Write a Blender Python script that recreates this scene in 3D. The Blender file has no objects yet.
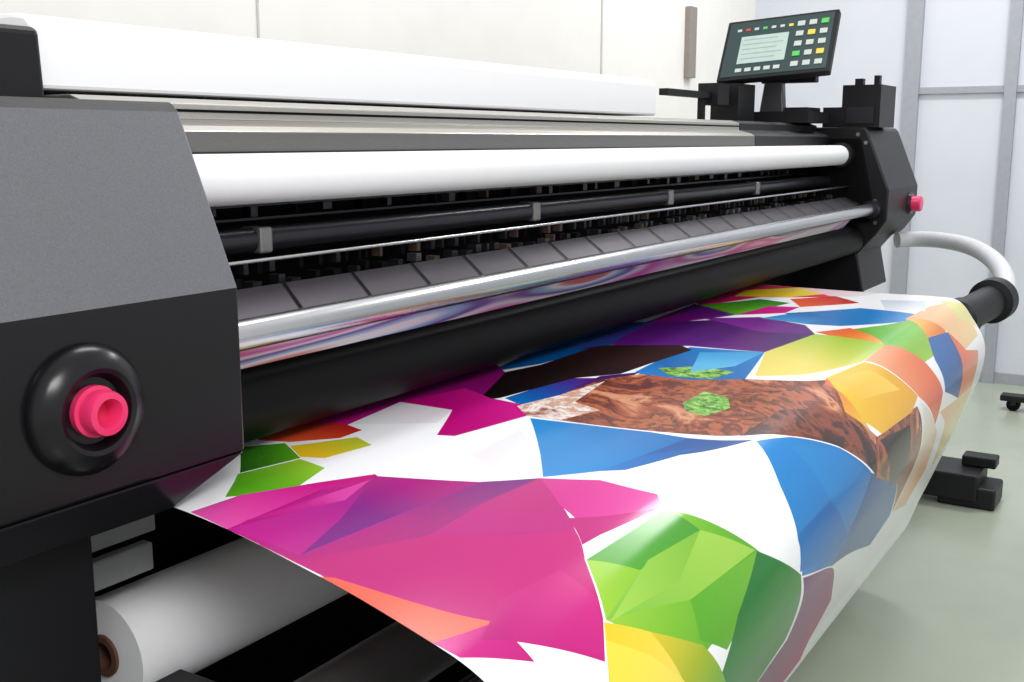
import bpy, bmesh, math, random
from mathutils import Vector, Matrix
from mathutils.geometry import delaunay_2d_cdt
random.seed(3)
H=1.33   # eye height above the floor; z values below are authored relative to it
scene=bpy.context.scene
scene.view_settings.view_transform='Standard'
# ---------------- materials
def s1(x): return x/255/12.92 if x/255<=.04045 else ((x/255+.055)/1.055)**2.4
def srgb(c): return tuple(s1(x) for x in c)
def mat(name,c,rough=.5,metal=0.,noise=.04,scale=40,bump=0.,coat=0.,spec=.5,stretch=None):
    m=bpy.data.materials.new(name); m.use_nodes=True
    n=m.node_tree; b=n.nodes['Principled BSDF']
    c=srgb(c)
    b.inputs['Roughness'].default_value=rough; b.inputs['Metallic'].default_value=metal
    b.inputs['Coat Weight'].default_value=coat; b.inputs['Specular IOR Level'].default_value=spec
    tc=n.nodes.new('ShaderNodeTexCoord'); mp=n.nodes.new('ShaderNodeMapping')
    if stretch: mp.inputs['Scale'].default_value=stretch
    nz=n.nodes.new('ShaderNodeTexNoise'); nz.inputs['Scale'].default_value=scale; nz.inputs['Detail'].default_value=3
    n.links.new(tc.outputs['Object'],mp.inputs[0]); n.links.new(mp.outputs[0],nz.inputs['Vector'])
    rp=n.nodes.new('ShaderNodeValToRGB')
    rp.color_ramp.elements[0].position=.3; rp.color_ramp.elements[1].position=.7
    rp.color_ramp.elements[0].color=tuple(max(0,x*(1-noise)) for x in c)+(1,)
    rp.color_ramp.elements[1].color=tuple(min(1,x*(1+noise)) for x in c)+(1,)
    n.links.new(nz.outputs['Fac'],rp.inputs[0]); n.links.new(rp.outputs[0],b.inputs['Base Color'])
    if bump:
        bp=n.nodes.new('ShaderNodeBump'); bp.inputs['Strength'].default_value=bump; bp.inputs['Distance'].default_value=.001
        n.links.new(nz.outputs['Fac'],bp.inputs['Height']); n.links.new(bp.outputs[0],b.inputs['Normal'])
    return m
M={}
M['wall']=mat('wall_paint',(238,235,230),.7,scale=6,noise=.02)
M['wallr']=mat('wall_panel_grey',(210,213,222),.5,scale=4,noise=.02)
M['seam']=mat('seam_grey',(198,196,192),.6)
M['frame']=mat('frame_grey',(158,160,168),.45)
M['handle']=mat('handle_bronze',(150,142,134),.4,metal=.4)
M['floor']=mat('floor_epoxy',(168,176,158),.25,scale=3,noise=.05)
M['black']=mat('black_plastic',(20,20,23),.45,scale=300,bump=.15,spec=.3)
M['gloss']=mat('black_gloss',(15,14,19),.25,scale=5,spec=.35)
M['dark']=mat('dark_void',(7,7,8),.7,spec=.1)
M['grey']=mat('grey_textured_panel',(112,113,117),.38,metal=.5,scale=420,noise=.1,bump=.3)
M['white']=mat('white_plastic',(248,248,250),.35,noise=.005)
M['paper']=mat('white_paper',(240,240,242),.42,noise=.01)
M['alu']=mat('brushed_aluminium',(188,184,176),.32,metal=.85,scale=60,stretch=(1,30,30),noise=.08)
M['alud']=mat('dark_aluminium',(122,120,118),.4,metal=.7,scale=60,stretch=(1,30,30),noise=.08)
M['steel']=mat('satin_steel',(196,196,198),.24,metal=1.,noise=.02)
M['guide']=mat('guide_plate',(90,85,92),.33,metal=.6)
M['rubber']=mat('black_rubber',(8,8,9),.5,noise=.05,spec=.12)
M['pink']=mat('pink_plastic',(228,50,105),.3,noise=.03)
M['brown']=mat('cardboard',(90,56,38),.7)
M['hose']=mat('hose_grey',(205,207,211),.4)
M['shaft']=mat('shaft_grey',(46,46,52),.3,metal=.6)
M['lgrey']=mat('light_grey_steel',(165,166,170),.4,metal=.4)
M['tan']=mat('brown_bits',(70,54,46),.5)
M['bits']=mat('silver_bits',(135,133,132),.3,metal=.7)
M['midb']=mat('grey_bits',(84,84,88),.35,metal=.6)
M['lcd']=mat('lcd_screen',(176,196,186),.3)
M['lcdf']=mat('lcd_frame',(40,62,62),.3)
M['key']=mat('key_grey',(190,196,190),.5)
M['keyg']=mat('key_green',(80,190,90),.5)
M['keyy']=mat('key_yellow',(230,200,70),.5)
M['key_r']=mat('key_red',(200,60,50),.5)
# ---------------- builders
def empty(name):
    e=bpy.data.objects.new(name,None); scene.collection.objects.link(e); return e
def add(name,me,m,parent,smooth=False):
    o=bpy.data.objects.new(name,me); scene.collection.objects.link(o)
    if m is not None:
        for k in (m if isinstance(m,list) else [m]): me.materials.append(M[k])
    if parent: o.parent=parent
    return o
def bev(o,w,seg=2):
    if w:
        b=o.modifiers.new('bevel','BEVEL'); b.width=w; b.segments=seg; b.limit_method='ANGLE'
def prism(name,prof,x0,x1,m,parent,bevel=0,fm=None):
    bm=bmesh.new(); a=[bm.verts.new((x0,y,z+H)) for y,z in prof]; b=[bm.verts.new((x1,y,z+H)) for y,z in prof]
    n=len(prof); bm.faces.new(a); bm.faces.new(b[::-1])
    for i in range(n):
        f=bm.faces.new((a[i],b[i],b[(i+1)%n],a[(i+1)%n]))
        if fm and i in fm: f.material_index=fm[i]
    bmesh.ops.recalc_face_normals(bm,faces=bm.faces)
    me=bpy.data.meshes.new(name); bm.to_mesh(me); bm.free()
    o=add(name,me,m,parent); bev(o,bevel); return o
def box(name,x0,x1,y0,y1,z0,z1,m,parent,bevel=.003):
    return prism(name,[(y0,z0),(y0,z1),(y1,z1),(y1,z0)],x0,x1,m,parent,bevel)
def boxes(name,lst,m,parent):
    bm=bmesh.new()
    for x0,x1,y0,y1,z0,z1,mi in lst:
        v=[bm.verts.new((x,y,z+H)) for x in (x0,x1) for y in (y0,y1) for z in (z0,z1)]
        for q in ((0,1,3,2),(4,6,7,5),(0,4,5,1),(2,3,7,6),(0,2,6,4),(1,5,7,3)):
            f=bm.faces.new([v[i] for i in q]); f.material_index=mi
    bmesh.ops.recalc_face_normals(bm,faces=bm.faces)
    me=bpy.data.meshes.new(name); bm.to_mesh(me); bm.free(); return add(name,me,m,parent)
def lathe(name,p0,p1,prof,m,parent,seg=48):
    p0=Vector(p0)+Vector((0,0,H)); p1=Vector(p1)+Vector((0,0,H)); d=(p1-p0).normalized()
    u=d.orthogonal().normalized(); w=d.cross(u); bm=bmesh.new(); rings=[]
    for r,t in prof:
        rings.append([bm.verts.new(p0+d*t+(u*math.cos(2*math.pi*i/seg)+w*math.sin(2*math.pi*i/seg))*max(r,1e-5)) for i in range(seg)])
    for j in range(len(rings)-1):
        for i in range(seg):
            f=bm.faces.new((rings[j][i],rings[j][(i+1)%seg],rings[j+1][(i+1)%seg],rings[j+1][i])); f.smooth=True
    bmesh.ops.recalc_face_normals(bm,faces=bm.faces)
    me=bpy.data.meshes.new(name); bm.to_mesh(me); bm.free()
    o=add(name,me,m,parent)
    e=o.modifiers.new('es','EDGE_SPLIT'); e.split_angle=math.radians(35)
    return o
def cyl(name,p0,p1,r,m,parent,seg=48):
    L=(Vector(p1)-Vector(p0)).length
    return lathe(name,p0,p1,[(0,0),(r,0),(r,L),(0,L)],m,parent,seg)
def tube(name,pts,r,m,parent):
    cu=bpy.data.curves.new(name,'CURVE'); cu.dimensions='3D'; cu.bevel_depth=r; cu.bevel_resolution=6; cu.use_fill_caps=True; cu.resolution_u=16
    s=cu.splines.new('NURBS'); s.points.add(len(pts)-1); s.order_u=4; s.use_endpoint_u=True
    for p,q in zip(s.points,pts): p.co=(q[0],q[1],q[2]+H,1)
    o=bpy.data.objects.new(name,cu); scene.collection.objects.link(o); cu.materials.append(M[m]); o.parent=parent; return o
# ---------------- room
def wbox(name,x0,x1,y0,y1,z0,z1,m): return box(name,x0,x1,y0,y1,z0,z1,m,None,0)
wbox('floor',-3,6.6,-4,2.5,-H-.05,-H,'floor')
wbox('wall_back',-3,6.5,2.4,2.5,-H,2.2,'wall')
wbox('wall_right',6.5,6.6,-4,2.5,-H,2.2,'wallr')
wbox('trim_1',2.405,2.413,2.396,2.4,-H,2.2,'seam')
wbox('trim_2',4.545,4.557,2.396,2.4,-H,2.2,'seam')
wbox('trim_3',6.46,6.5,1.43,1.51,-H,2.2,'frame')
wbox('trim_4',6.46,6.5,.93,.99,-H,2.2,'frame')
wbox('trim_5',6.475,6.5,-4,1.43,.25,.285,'frame')
wbox('trim_6',6.46,6.5,-.6,-.54,-H,2.2,'frame')
wbox('baseboard_right',6.48,6.5,-4,2.4,-H,-H+.06,'frame')
wbox('baseboard_back',-3,6.48,2.38,2.4,-H,-H+.06,'frame')
hd=empty('wall_handle'); box('bar',5.475,5.555,2.365,2.4,.32,.68,'handle',hd)
T=empty('trolley_base')
box('rail',5.82,5.90,.15,.80,-1.28,-1.25,'black',T,.005)
box('rail_cross',5.90,6.35,.45,.50,-1.28,-1.25,'black',T,.005)
box('post',5.84,5.88,.20,.26,-1.25,-.5,'black',T,.005)
for i,y in enumerate((.74,.20)):
    cyl('wheel_%d'%(i+1),(5.84,y,-1.298),(5.875,y,-1.298),.032,'rubber',T,24)
    box('fork_%d'%(i+1),5.832,5.883,y-.012,y+.012,-1.30,-1.26,'shaft',T,.002)
cyl('wheel_3',(6.30,.475,-1.298),(6.335,.475,-1.298),.032,'rubber',T,24)
# ---------------- printer
P=empty('wide_format_printer')
hp=[(1.0,-.385),(1.0,-.178),(1.088,.034),(1.10,.046),(1.7,.046),(1.7,-.385)]
prism('housing_left_upper',hp,-.5,.953,['gloss','grey','black'],P,.004,{1:1,2:2,3:2})
bm=bmesh.new()
def V(*p): return bm.verts.new((p[0],p[1],p[2]+H))
t=[V(-.5,1,-.386),V(.953,1,-.386),V(.953,1.7,-.386),V(-.5,1.7,-.386)]
b=[V(-.5,1.02,-.436),V(.85,1.02,-.436),V(.85,1.7,-.436),V(-.5,1.7,-.436)]
bm.faces.new(t);bm.faces.new(b)
for i in range(4): bm.faces.new((t[i],t[(i+1)%4],b[(i+1)%4],b[i]))
bmesh.ops.recalc_face_normals(bm,faces=bm.faces)
me=bpy.data.meshes.new('hl'); bm.to_mesh(me); bm.free(); bev(add('housing_left_lower',me,'gloss',P),.003)
prism('end_cap_left',[(1.345,.046),(1.35,.144),(1.36,.150),(1.75,.150),(1.75,.046)],-.5,.95,'black',P,.006)
prism('top_cover',[(1.36,.068),(1.36,.155),(1.372,.166),(1.40,.170),(1.72,.170),(1.72,.068)],.945,2.92,'white',P,.006)
up=[(1.222,-.06),(1.222,.012),(1.235,.020),(1.275,.030),(1.275,.052),(1.30,.060),(1.7,.060),(1.7,-.06)]
prism('upper_beam',up,.953,3.35,['alud','alu'],P,.002,{2:1,3:1,4:1,1:1})
prism('upper_beam_dark',up,3.352,4.15,'black',P,.002)
box('beam_groove',.953,3.34,1.272,1.276,.040,.044,'dark',P,0)
box('beam_lip',.953,3.34,1.217,1.224,-.022,-.017,'shaft',P,0)
box('back_plate',.953,4.15,1.34,1.7,-.7,-.06,'dark',P)
cyl('feed_roller_white',(.93,1.17,-.055),(4.10,1.17,-.055),.036,'paper',P)
cyl('feed_roller_hub',(4.09,1.17,-.055),(4.15,1.17,-.055),.045,'black',P)
cyl('tension_roller_steel',(.93,1.05,-.25),(4.10,1.05,-.25),.0205,'steel',P)
cyl('tension_roller_hub',(4.09,1.05,-.25),(4.16,1.05,-.25),.032,'shaft',P)
cyl('drive_roller_black',(.93,1.13,-.365),(4.14,1.13,-.365),.055,'rubber',P)
cyl('pinch_shaft',(.93,1.23,-.150),(4.14,1.23,-.150),.019,'shaft',P)
cyl('guide_rod',(.93,1.14,-.169),(4.14,1.14,-.169),.003,'steel',P,16)
prism('guide_plate',[(1.09,-.238),(1.15,-.208),(1.16,-.212),(1.10,-.244)],.953,4.14,'guide',P)
L=[]; x=1.0
while x<4.1: L.append(x); x+=.155
bm=bmesh.new()
for x in L:
    q=[(x,1.088,-.2365),(x+.005,1.088,-.2365),(x+.033,1.150,-.2055),(x+.028,1.150,-.2055)]
    bm.faces.new([bm.verts.new((a,b_,c+H)) for a,b_,c in q])
me=bpy.data.meshes.new('slots'); bm.to_mesh(me); bm.free(); add('guide_slots',me,'dark',P)
L=[]
x=.97
while x<4.1:
    w=random.uniform(.006,.02); z=random.uniform(-.003,.003)
    L.append((x,x+w,1.18,1.2,-.214+z,-.203+z*2,random.choice([0,0,0,0,1,2,3,3]))); x+=w+random.uniform(.01,.04)
x=.97
while x<4.1:
    w=random.uniform(.006,.03); h=random.uniform(.003,.010)
    L.append((x,x+w,1.29,1.31,-.112-h,-.105,random.choice([0,0,0,2,3,3]))); x+=w+random.uniform(.02,.1)
x=.97
while x<4.1:
    w=random.uniform(.004,.012)
    L.append((x,x+w,1.25,1.27,-.205,-.185,random.choice([0,0,2,3]))); x+=w+random.uniform(.01,.06)
L.append((.953,4.14,1.30,1.33,-.105,-.095,0)); L.append((.953,4.14,1.28,1.30,-.125,-.121,0))
boxes('carriage_mechanism',L,['shaft','midb','tan','dark'],P)
for i,x in enumerate((1.2,2.0,2.69,3.35)):
    box('shaft_clamp_%d'%(i+1),x,x+.028,1.208,1.25,-.170,-.130,'bits',P,.004)
m=bpy.data.materials.new('printed_web'); m.use_nodes=True; n=m.node_tree; b=n.nodes['Principled BSDF']; b.inputs['Roughness'].default_value=.3
tc=n.nodes.new('ShaderNodeTexCoord'); mp=n.nodes.new('ShaderNodeMapping'); mp.inputs['Scale'].default_value=(.9,6,6)
vn=n.nodes.new('ShaderNodeTexNoise'); vn.inputs['Scale'].default_value=2.5; vn.inputs['Detail'].default_value=0
rp=n.nodes.new('ShaderNodeValToRGB'); rp.color_ramp.interpolation='EASE'
els=[(.3,(225,220,228)),(.4,(204,80,165)),(.46,(215,205,218)),(.52,(110,70,150)),(.58,(140,170,205)),(.64,(225,220,228)),(.7,(205,105,100))]
rp.color_ramp.elements[0].position=els[0][0]; rp.color_ramp.elements[0].color=srgb(els[0][1])+(1,)
rp.color_ramp.elements[1].position=els[-1][0]; rp.color_ramp.elements[1].color=srgb(els[-1][1])+(1,)
for p,c in els[1:-1]:
    e=rp.color_ramp.elements.new(p); e.color=srgb(c)+(1,)
n.links.new(tc.outputs['Object'],mp.inputs[0]); n.links.new(mp.outputs[0],vn.inputs[0]); n.links.new(vn.outputs[0],rp.inputs[0]); n.links.new(rp.outputs[0],b.inputs['Base Color'])
M['web']=m
prism('printed_web',[(1.062,-.273),(1.088,-.305),(1.092,-.303),(1.066,-.271)],.953,3.9,'web',P)
hr=[(1.0,-.29),(1.0,-.178),(1.088,.034),(1.10,.046),(1.6,.046),(1.6,-.37),(1.06,-.37),(1.04,-.35)]
prism('housing_right',hr,4.15,4.62,['black'],P,.006)
prism('housing_right_lower',[(1.05,-.36),(1.10,-.42),(1.07,-.56),(1.6,-.56),(1.6,-.36)],4.15,4.5,'black',P,.006)
prism('housing_right_inset',[(1.06,-.20),(1.11,.005),(1.3,.005),(1.3,-.30),(1.06,-.30)],4.14,4.16,'dark',P,.004)
for i,(y,z) in enumerate(((1.045,-.22),(1.09,-.01),(1.04,-.30),(1.12,.02))):
    cyl('housing_bolt_%d'%(i+1),(4.152,y,z),(4.144,y,z),.007,'bits',P,12)
boxes('carriage_dock',[(4.2,4.42,1.06,1.2,.046,.20,0),(4.25,4.28,1.08,1.10,.20,.235,0),(4.25,4.28,1.14,1.17,.20,.225,0),(4.2,4.3,1.2,1.27,.046,.12,0),(4.19,4.2,1.08,1.18,.06,.12,1),(3.9,4.15,1.23,1.45,.06,.10,0),(3.95,4.1,1.25,1.4,.10,.115,1),(3.15,3.85,1.43,1.46,.135,.155,0),(3.5,3.6,1.41,1.48,.115,.185,0),(3.66,3.82,1.40,1.5,.06,.19,0),(3.45,3.47,1.44,1.46,.06,.14,0)],['black','shaft'],P)
box('leg_left',.25,.78,1.08,1.35,-1.25,-.43,'black',P)
box('leg_right',4.2,4.36,1.12,1.4,-1.25,-.5,'black',P)
for nm,x in (('left',.45),('right',4.14)):
    box('foot_'+nm,x,x+.22,.62,1.75,-1.30,-1.2,'black',P,.008)
    box('foot_pad_'+nm,x+.02,x+.2,.56,.76,-1.33,-1.25,'black',P,.01)
    box('foot_top_'+nm,x+.12,x+.2,.58,.70,-1.2,-1.16,'black',P,.006)
box('rear_panel',.8,4.2,1.5,1.6,-1.25,-.45,'dark',P)
box('lower_tray',.8,4.2,.9,1.5,-1.30,-1.26,'dark',P)
box('steel_plate_1',.80,.97,1.2,1.22,-.535,-.44,'lgrey',P)
box('steel_plate_2',.80,.955,1.19,1.21,-.585,-.545,'lgrey',P)
cyl('take_up_bar',(.98,.95,-.755),(4.2,.95,-.755),.05,'alud',P)
cyl('take_up_rod',(1.0,.86,-.80),(4.2,.86,-.80),.018,'steel',P)
box('take_up_bracket',.92,.98,.93,1.2,-.86,-.74,'black',P)
lathe('spindle',(3.2,.60,-.515),(3.74,.525,-.478),[(0,0),(.05,0),(.05,.10),(.058,.105),(.058,.16),(.05,.165),(.05,.40),(.068,.405),(.068,.46),(.04,.465),(.04,.54),(0,.54)],'black',P)
Hs=empty('flexible_hose')
tube('hose',[(4.5,1.04,-.39),(4.55,.98,-.385),(4.5,.88,-.38),(4.38,.75,-.385),(4.15,.64,-.40),(3.95,.56,-.43),(3.78,.52,-.475),(3.70,.53,-.482)],.031,'hose',Hs)
E=empty('emergency_stop_button')
lathe('base',(.725,1.0,-.284),(.725,.9,-.284),[(.072,0),(.071,.008),(.062,.02),(.047,.026),(.042,.024),(.036,.012),(0,.012)],'gloss',E,64)
lathe('cap',(.725,.99,-.284),(.725,.9,-.284),[(.028,0),(.028,.010),(.0235,.011),(.0245,.026),(.023,.031),(.0165,.032),(.015,.029),(.0135,.008),(0,.008)],'pink',E,48)
E2=empty('emergency_stop_button.001')
lathe('base',(4.5,1.0,-.245),(4.5,.9,-.245),[(.045,0),(.04,.01),(0,.01)],'gloss',E2,32)
lathe('cap',(4.5,.99,-.245),(4.5,.9,-.245),[(.03,0),(.03,.03),(.026,.035),(0,.035)],'pink',E2,32)
R=empty('vinyl_roll')
lathe('roll',(.91,1.25,-.71),(3.3,1.25,-.71),[(.03,0.0),(.08,0),(.08,2.39),(.03,2.39)],'paper',R)
lathe('core',(.905,1.25,-.71),(3.3,1.25,-.71),[(.02,.1),(.02,0),(.03,0),(.03,2.4)],'brown',R)
C=empty('control_panel')
ex=Vector((.01,-.385,.025)).normalized(); ey=Vector((.145,-.005,.21)); ey=(ey-ey.dot(ex)*ex).normalized(); ez=ex.cross(ey)
def pbox(name,x0,x1,y0,y1,z0,z1,m,bv=.002):
    k=1.04
    o=box(name,x0*k,x1*k,y0*k,y1*k,z0-H,z1-H,m,C,bv)
    o.matrix_world=Matrix.Translation(Vector((3.862,1.342,.326+H)))@Matrix((ex,ey,ez)).transposed().to_4x4()
    return o
pbox('bezel',-.193,.193,-.128,.128,-.03,0,'black',.006)
pbox('face',-.18,.18,-.115,.115,0,.002,'lcdf',0)
pbox('screen',-.13,.035,-.065,.05,.002,.004,'lcd',0)
for i in range(5): pbox('text_line_%d'%i,-.12,.0+.02*(i%2),.033-.02*i,.037-.02*i,.004,.0045,'frame',0)
for i in range(7): pbox('label_%d'%i,-.15+.03*i,-.135+.03*i,.075,.085,.002,.0035,['key','key_r','key','keyg','key','key','keyy'][i],0)
for r in range(5):
    for c in range(3):
        pbox('key_%d_%d'%(r,c),.06+.04*c,.085+.04*c,.07-.042*r,.09-.042*r,.002,.006,['key','key','keyg','key','keyy','key','key'][(r*3+c)%7],.001)
for i in range(5): pbox('soft_key_%d'%i,-.13+.033*i,-.108+.033*i,-.1,-.085,.002,.005,'key',.001)
prism('stand_post',[(1.33,.05),(1.345,.25),(1.40,.25),(1.43,.05)],3.93,3.97,'midb',C,.004)
box('stand_arm',3.93,3.97,1.22,1.42,.20,.225,'black',C,.004)
# ---------------- banner sheet: cross sections (y,z) at its two side edges
far=[(1.30,-.436),(1.01,-.438),(.80,-.438),(.64,-.436),(.575,-.443),(.535,-.487),(.497,-.557),(.500,-.64),(.525,-.72),(.579,-.872),(.638,-1.03),(.70,-1.17),(.85,-1.24),(1.05,-1.1)]
near=[(1.30,-.43),(1.01,-.44),(.80,-.475),(.66,-.51),(.587,-.535),(.53,-.575),(.485,-.63),(.465,-.69),(.475,-.77),(.53,-.90),(.60,-1.03),(.68,-1.17),(.85,-1.24),(1.05,-1.1)]
def cr(pts,t):
    n=len(pts)-1; i=min(int(t),n-1); f=t-i
    p=[pts[max(0,min(n,i+k))] for k in (-1,0,1,2)]
    return [.5*((2*p[1][c])+(-p[0][c]+p[2][c])*f+(2*p[0][c]-5*p[1][c]+4*p[2][c]-p[3][c])*f*f+(-p[0][c]+3*p[1][c]-3*p[2][c]+p[3][c])*f**3) for c in (0,1)]
X0,X1=.86,3.25
def surf(a,b):
    x=X0+(X1-X0)*a; a=max(0,min(1,a)); w=a*(2-a)*.6+a*.4
    n=cr(near,b); f=cr(far,b)
    return Vector((x,n[0]*(1-w)+f[0]*w,n[1]*(1-w)+f[1]*w+H))
# printed artwork: facet outlines in sheet coordinates (a across the width, b along the length), 12-bit packed
AL='ABCDEFGHIJKLMNOPQRSTUVWXYZabcdefghijklmnopqrstuvwxyz0123456789_$'
D1='vOBz2tBy34EV3THuz8HixyEIs4DBz9C13BEl1oHRyuFbxWDItMC6xEEWwnGNrOFKqeDYx$Fr0eHsyqKKvmHOh4DCmHC7tXCprOFKnvD6nCDLrOFKvAFnvmHOtUHMgvD3nCDLrbGeqsJno0LHj0KWivGmpXELrbGeqsJno0LHnsIItUHMxAKzweSBuBPorXLrq8JgqhMaweSBwFZ3rDZVomSMnmOzrJNRuBPouIWOo9TCpRK6rIMgomSMoqMkj0KWo0LHo4MdopSVk$SdhEOSftL_fAGwijGsj0KWfCLxddJic$G6fAGwddJicnH5ZdC_fICMl8CAnCDLgvD3bwDjgvD3nCDLh4DCfDDfWoEBZyDUbnDngfDmioGIiEHDfAGwcUGlamFhYCFKWdE9V0EnWkFFYCFKamFhbQGRYNGWWNF9YNGWbgGHdIHFZkHUQCCmV4B8bkB5ZyDUWBEeWnDpT$DFQfDeT$DFW2DgWPEtWTF5VhG4'
D2='SHGTRzF1UOEnRCDdT$DFUOEnSvFGO$CNQdCSQ6DVQuD_PtEAOjDWOLCtNZCyOZDUNqEVLzEDLtEENmEYNgFULrF3KXE8ORDjQFEQPyFAOFEyNuERJMFDKsFHMrF8OHGoN5HOLoHBJFGaMTGUOZHWP0JZRRK1NlKwJLJIJFGaJFGaLoHBOTHcP0JZNsJTJfIvJEHhJVI7MnKePZO3OXRoNIWsMPZWKVSxJNKUJVI7OBKSRRK1PZO3MaKsMaKsOpKjRRK1PZO3OLNFRRK1ScM3S6QbSWSEP7OKQPM5PyN5RoQ3SWSEPrQcO5QOOZRsSVSfUmb8SueNPie9N6azNKW$OZRsSVSfSqWhPaVrNKW$PaVrSqWhUZbeQTaiQTaiUebqUDeHRFgoP2djUebqXKh4XmlZYFpPVSqhQEjrSGexNDXAOMaGPnemQEjrLsbiOMaGP5eIRimPOqhK'
D3='XaiicRnhh9uDibzVe1zjVSqhYtpxI$J_JWKWKtRPJ0RMI5PuI5PuKtRPKiVxJOR5VQHFV_I4W9LuXYNqS$MWRZK3S$MWXYNqY_SSV5OhTnNMY_SmasVAdVaIfcfadvmLbwm2XRiJXMeCX6YmfcfapWrzm6s4bwm2c_j8gYcDiCcfnEdHpRn$pmrsgBgmWCF9YNGWa$Gbc3HPddJifCLxhIQ$grbBhKcxgAgVdSZ0awU6YWPGXDLqWDI0VXG3hbQylGSuntcKmHdOhocafoXLhbQyfoXLgrbBgoRqlOSiopSVrDZVr7errCi7n3cku8PqzcQQ2nUe1_bnyHcAwyXRu8PqwyXRwYaEtLXttjWcxDX8wudIwXinsXe_siaFxDX8yTcH03dm0djPwXinwudInncrrCi7wdrgu$t9qJr$pRn$rphbwXin0djP3Dqpzos$aiK$cdK$cOMgbMNXZwM1ZxLreMHYfsIxfxKveLKVdbId'
D4='WCF9YNGWbAGqX3HRXuIlV0ICVXG3Y3QgcVQxfkYdgjc3gAgVdSZ0awU63cEd3THu3CKc0iIv0UHZNOXVP9VcSqWhQcYvOTSYQOT4SESaPeR9J$RtLbP$NgQ7NcVSMWY6aQV0dPaTe6fIakdhXChZXSdnakdhdNmKVCHJVzJAT_JtR5KU0_Qh3xUv2uav0MW_OBGuP0JZMNI$JfIvLZIDMtYLNtbWPPiMLvbph8Hij0KWgqKPeiI4hORWknUkmAZ7hjXRrJGmuEH1tOKNq8JgS$MWVENBW_O6TnNMRKHvUCHjSvJlQrJgUKO8X0SOXlXcTyUILrGmNtG0MTHRJmGV0OLE07OqxxQtw9MshKcxldegmNlujHlgekC$jOC4lZDMgvD3'
CNT=[7,5,5,4,6,4,7,5,6,6,4,4,7,5,4,6,4,12,6,4,8,8,4,7,4,5,5,7,7,6,9,5,5,6,5,7,4,5,5,7,5,4,
 7,5,4,6,5,9,5,6,16,6,4,6,6,4,6,6,6,5,6,5, 7,7,5,4,4,5,4,4, 4,4,5,4,4,4,4,4,4,4,4,4,4,4]
DS=D1+D2+D3+D4
assert len(DS)==4*sum(CNT)
def dec(k): return AL.index(DS[k])*64+AL.index(DS[k+1])
PTS=[]; k=0
for c in CNT:
    pp=[]
    for _ in range(c):
        pp.append((dec(k)/4095*1.4-.2,dec(k+2)/4095*13)); k+=4
    PTS.append(pp)
mg=(190,6,124); mg2=(208,30,142); pu=(100,25,130); dpu=(60,20,90); bl=(0,112,182); lbl=(15,140,208); dbl=(0,76,145)
gr=(95,172,35); lg=(160,202,60); dg=(50,138,45); ye=(238,200,40); pye=(238,222,115); orr=(232,100,50); pk=(225,90,172); wh=(238,238,240); blk=(24,15,17); red=(195,45,40); pe=(242,180,135)
COL=[((215,30,120),(230,80,90)),(ye,pye),(gr,dg),(orr,red),(mg,pu),(mg,mg2),((110,30,140),(70,20,100)),((130,40,150),pu),(bl,lbl),(gr,lg),((100,185,45),(140,195,55)),(orr,ye),(pye,lg),(bl,lbl),(lbl,bl),(bl,dbl),(dpu,pu),(blk,(55,30,28)),(bl,pu),(pu,dpu),((205,30,140),(150,20,120)),(mg,mg2),(wh,(238,228,235)),(orr,red),((50,110,30),gr),(gr,lg),(ye,(190,200,60)),(pk,mg),((180,20,130),(120,25,130)),((195,30,145),(145,30,140)),(mg,(196,10,126)),((186,14,124),(150,22,132)),((190,22,136),mg),(mg2,pk),(mg,mg2),(lg,gr),((85,165,45),(75,155,45)),((130,188,65),(160,202,80)),(gr,(120,180,50)),((35,125,50),dg),(ye,pye),((220,195,50),gr),((115,30,120),mg),((238,100,80),(238,120,100)),(mg2,mg),(lbl,bl),((0,105,180),dbl),(lbl,bl),(dbl,(0,100,170)),('photo',),('photo',),(ye,(235,175,30)),(orr,ye),(pe,orr),(pe,(242,215,160)),(ye,orr),(bl,dbl),(orr,pe),(wh,pe),(pe,(238,222,170)),('leaf',),('leaf',),('photo2',),('photo3',),
 ((235,190,200),wh),((165,205,85),(125,182,55)),None,((186,14,124),(205,35,135)),((20,140,205),(5,125,195)),((10,120,190),(0,105,180)),
 None,((215,220,130),(240,225,160)),((175,22,130),(130,28,135)),((245,215,70),(240,225,120)),((60,165,220),(100,190,230)),((245,190,60),(245,210,90)),((60,160,215),bl),((0,125,200),(0,95,170)),((240,232,238),wh),None,((195,25,140),(215,70,165)),((200,215,230),wh),((60,30,24),(40,22,20)),((40,90,160),(70,50,140))]
assert len(COL)==len(CNT)
NA,NB=44,104
KB=.1; KX=2.39
V2=[Vector((KX*i/NA,13*j/NB*KB)) for i in range(NA+1) for j in range(NB+1)]
id_=lambda i,j:i*(NB+1)+j
ED=[(id_(i,j),id_(i+1,j)) for i in range(NA) for j in range(NB+1)]+[(id_(i,j),id_(i,j+1)) for i in range(NA+1) for j in range(NB)]
def clampp(p): return Vector((max(0,min(1,p[0]))*KX,max(0,min(13,p[1]))*KB))
POLY2=[]
for pts,c in zip(PTS,COL):
    if c is None: continue
    ii=len(V2); q=[clampp(p) for p in pts]; V2+=q; n_=len(q)
    ED+=[(ii+i,ii+(i+1)%n_) for i in range(n_)]; POLY2.append((q,c))
vo,eo,fo,_,_,_=delaunay_2d_cdt(V2,ED,[],0,1e-5)
def inside(p,q):
    r=False; j=len(q)-1
    for i in range(len(q)):
        if (q[i].y>p.y)!=(q[j].y>p.y) and p.x<(q[j].x-q[i].x)*(p.y-q[i].y)/(q[j].y-q[i].y)+q[i].x: r=not r
        j=i
    return r
BB=[(min(v.x for v in q),max(v.x for v in q),min(v.y for v in q),max(v.y for v in q)) for q,_ in POLY2]
me=bpy.data.meshes.new('banner')
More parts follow.
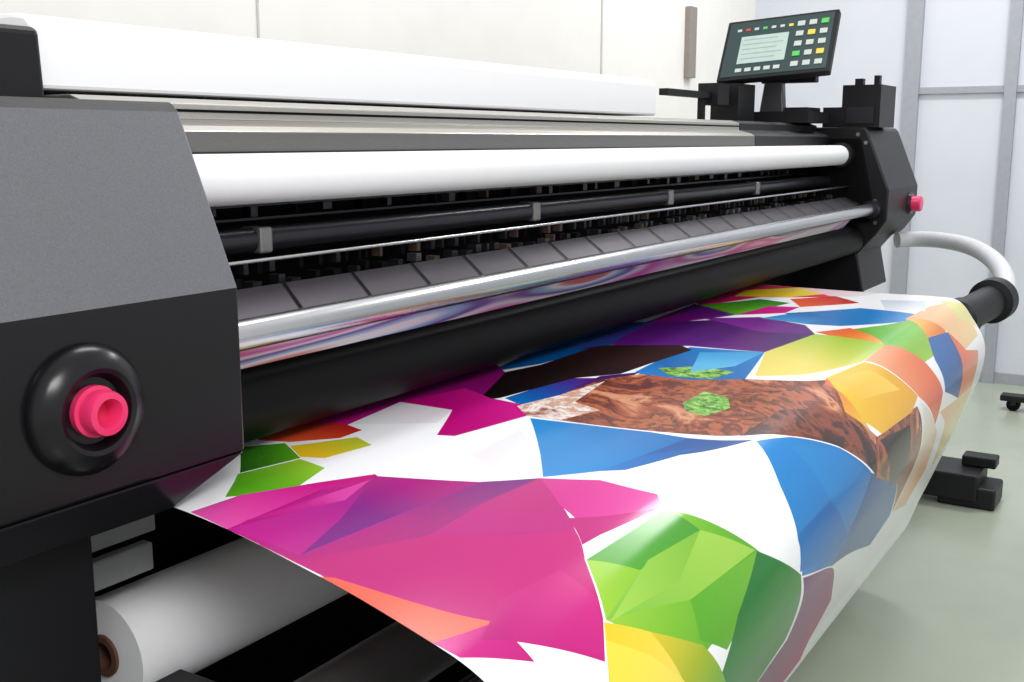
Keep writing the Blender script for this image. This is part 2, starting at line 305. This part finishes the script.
me.from_pydata([surf(v.x/KX,v.y/KB) for v in vo],[],[tuple(f) for f in fo])
col=me.color_attributes.new('print','FLOAT_COLOR','CORNER')
kinds={'photo':1,'leaf':2,'photo2':3,'photo3':4}
for f in me.polygons:
    c=Vector((0,0))
    for vi in f.vertices: c+=vo[vi]
    c/=len(f.vertices); hit=None
    for k in range(len(POLY2)-1,-1,-1):
        x0,x1,y0,y1=BB[k]
        if x0<=c.x<=x1 and y0<=c.y<=y1 and inside(c,POLY2[k][0]): hit=POLY2[k]; break
    f.use_smooth=True
    if hit and len(hit[1])==1: f.material_index=kinds[hit[1][0]]; hit=None
    for li,vi in zip(f.loop_indices,f.vertices):
        if hit:
            q,(c1,c2)=hit
            mid=len(q)//2; g=q[mid]-q[0]; t=max(0,min(1,(vo[vi]-q[0]).dot(g)/max(1e-9,g.length_squared)))
            rgb=[s1(a*(1-t)+b_*t)**1.1*.92 for a,b_ in zip(c1,c2)]
        else: rgb=srgb(wh)
        col.data[li].color=(*rgb,1)
def inkmat(name,stops,scale=9):
    m=bpy.data.materials.new(name); m.use_nodes=True; n=m.node_tree; b=n.nodes['Principled BSDF']
    b.inputs['Roughness'].default_value=.2; b.inputs['Specular IOR Level'].default_value=.36
    at=n.nodes.new('ShaderNodeVertexColor'); at.layer_name='print'
    if not stops: n.links.new(at.outputs[0],b.inputs['Base Color'])
    else:
        tc=n.nodes.new('ShaderNodeTexCoord'); nz=n.nodes.new('ShaderNodeTexNoise'); nz.inputs['Scale'].default_value=scale; nz.inputs['Detail'].default_value=8; nz.inputs['Distortion'].default_value=.5; nz.inputs['Roughness'].default_value=.62
        rp=n.nodes.new('ShaderNodeValToRGB'); E_=rp.color_ramp.elements
        E_[0].position=stops[0][0];E_[0].color=srgb(stops[0][1])+(1,);E_[1].position=stops[-1][0];E_[1].color=srgb(stops[-1][1])+(1,)
        for p,c in stops[1:-1]:
            e=E_.new(p); e.color=srgb(c)+(1,)
        n.links.new(tc.outputs['Object'],nz.inputs[0]); n.links.new(nz.outputs[0],rp.inputs[0]); n.links.new(rp.outputs[0],b.inputs['Base Color'])
    return m
for m in (inkmat('print_ink',None),
 inkmat('print_photo',[(.3,(50,24,18)),(.40,(104,48,28)),(.47,(176,96,56)),(.51,(92,42,28)),(.57,(160,84,50)),(.63,(212,150,112)),(.7,(118,60,38))],8),
 inkmat('print_leaf',[(.35,(40,80,30)),(.5,(110,170,60)),(.65,(170,210,110))],60),
 inkmat('print_photo_light',[(.35,(150,90,65)),(.45,(238,228,222)),(.52,(190,140,112)),(.58,(240,235,230)),(.68,(130,76,55))],12),
 inkmat('print_photo_dark',[(.35,(22,14,14)),(.46,(70,34,24)),(.54,(138,70,44)),(.6,(60,30,24)),(.68,(35,20,18))],8)): me.materials.append(m)
o=bpy.data.objects.new('printed_banner',me); scene.collection.objects.link(o)
# ---------------- lights
w=bpy.data.worlds.new('w'); scene.world=w; w.use_nodes=True
w.node_tree.nodes['Background'].inputs[0].default_value=(.97,.985,1,1); w.node_tree.nodes['Background'].inputs[1].default_value=.82
def area(name,loc,tgt,sx,sy,e):
    l=bpy.data.lights.new(name,'AREA'); l.shape='RECTANGLE'; l.size=sx; l.size_y=sy; l.energy=e
    o=bpy.data.objects.new(name,l); scene.collection.objects.link(o); o.location=loc
    o.rotation_euler=(Vector(tgt)-Vector(loc)).to_track_quat('-Z','Y').to_euler()
area('ceiling_lamp',(2.4,1.3,3.4),(2.4,1.2,.9),1.6,.5,26)
area('ceiling_lamp.001',(5.1,.75,3.4),(4.8,.75,.9),1.3,.5,52)
area('front_fill_light',(-.8,-1.6,3.2),(1,1,.7),1.5,1.0,92)  # added fill light high behind the camera, brightens the upright faces
# ---------------- camera
yw=math.radians(32.3); pt=math.radians(10.36)
F=Vector((math.cos(pt)*math.cos(yw),math.cos(pt)*math.sin(yw),-math.sin(pt)))
Rr=Vector((math.sin(yw),-math.cos(yw),0)); U=Rr.cross(F)
cam=bpy.data.cameras.new('camera'); cam.lens=38.67; cam.sensor_width=36
co=bpy.data.objects.new('camera',cam); scene.collection.objects.link(co)
co.matrix_world=Matrix.Translation((0,0,H))@Matrix((Rr,U,-F)).transposed().to_4x4()
scene.camera=co
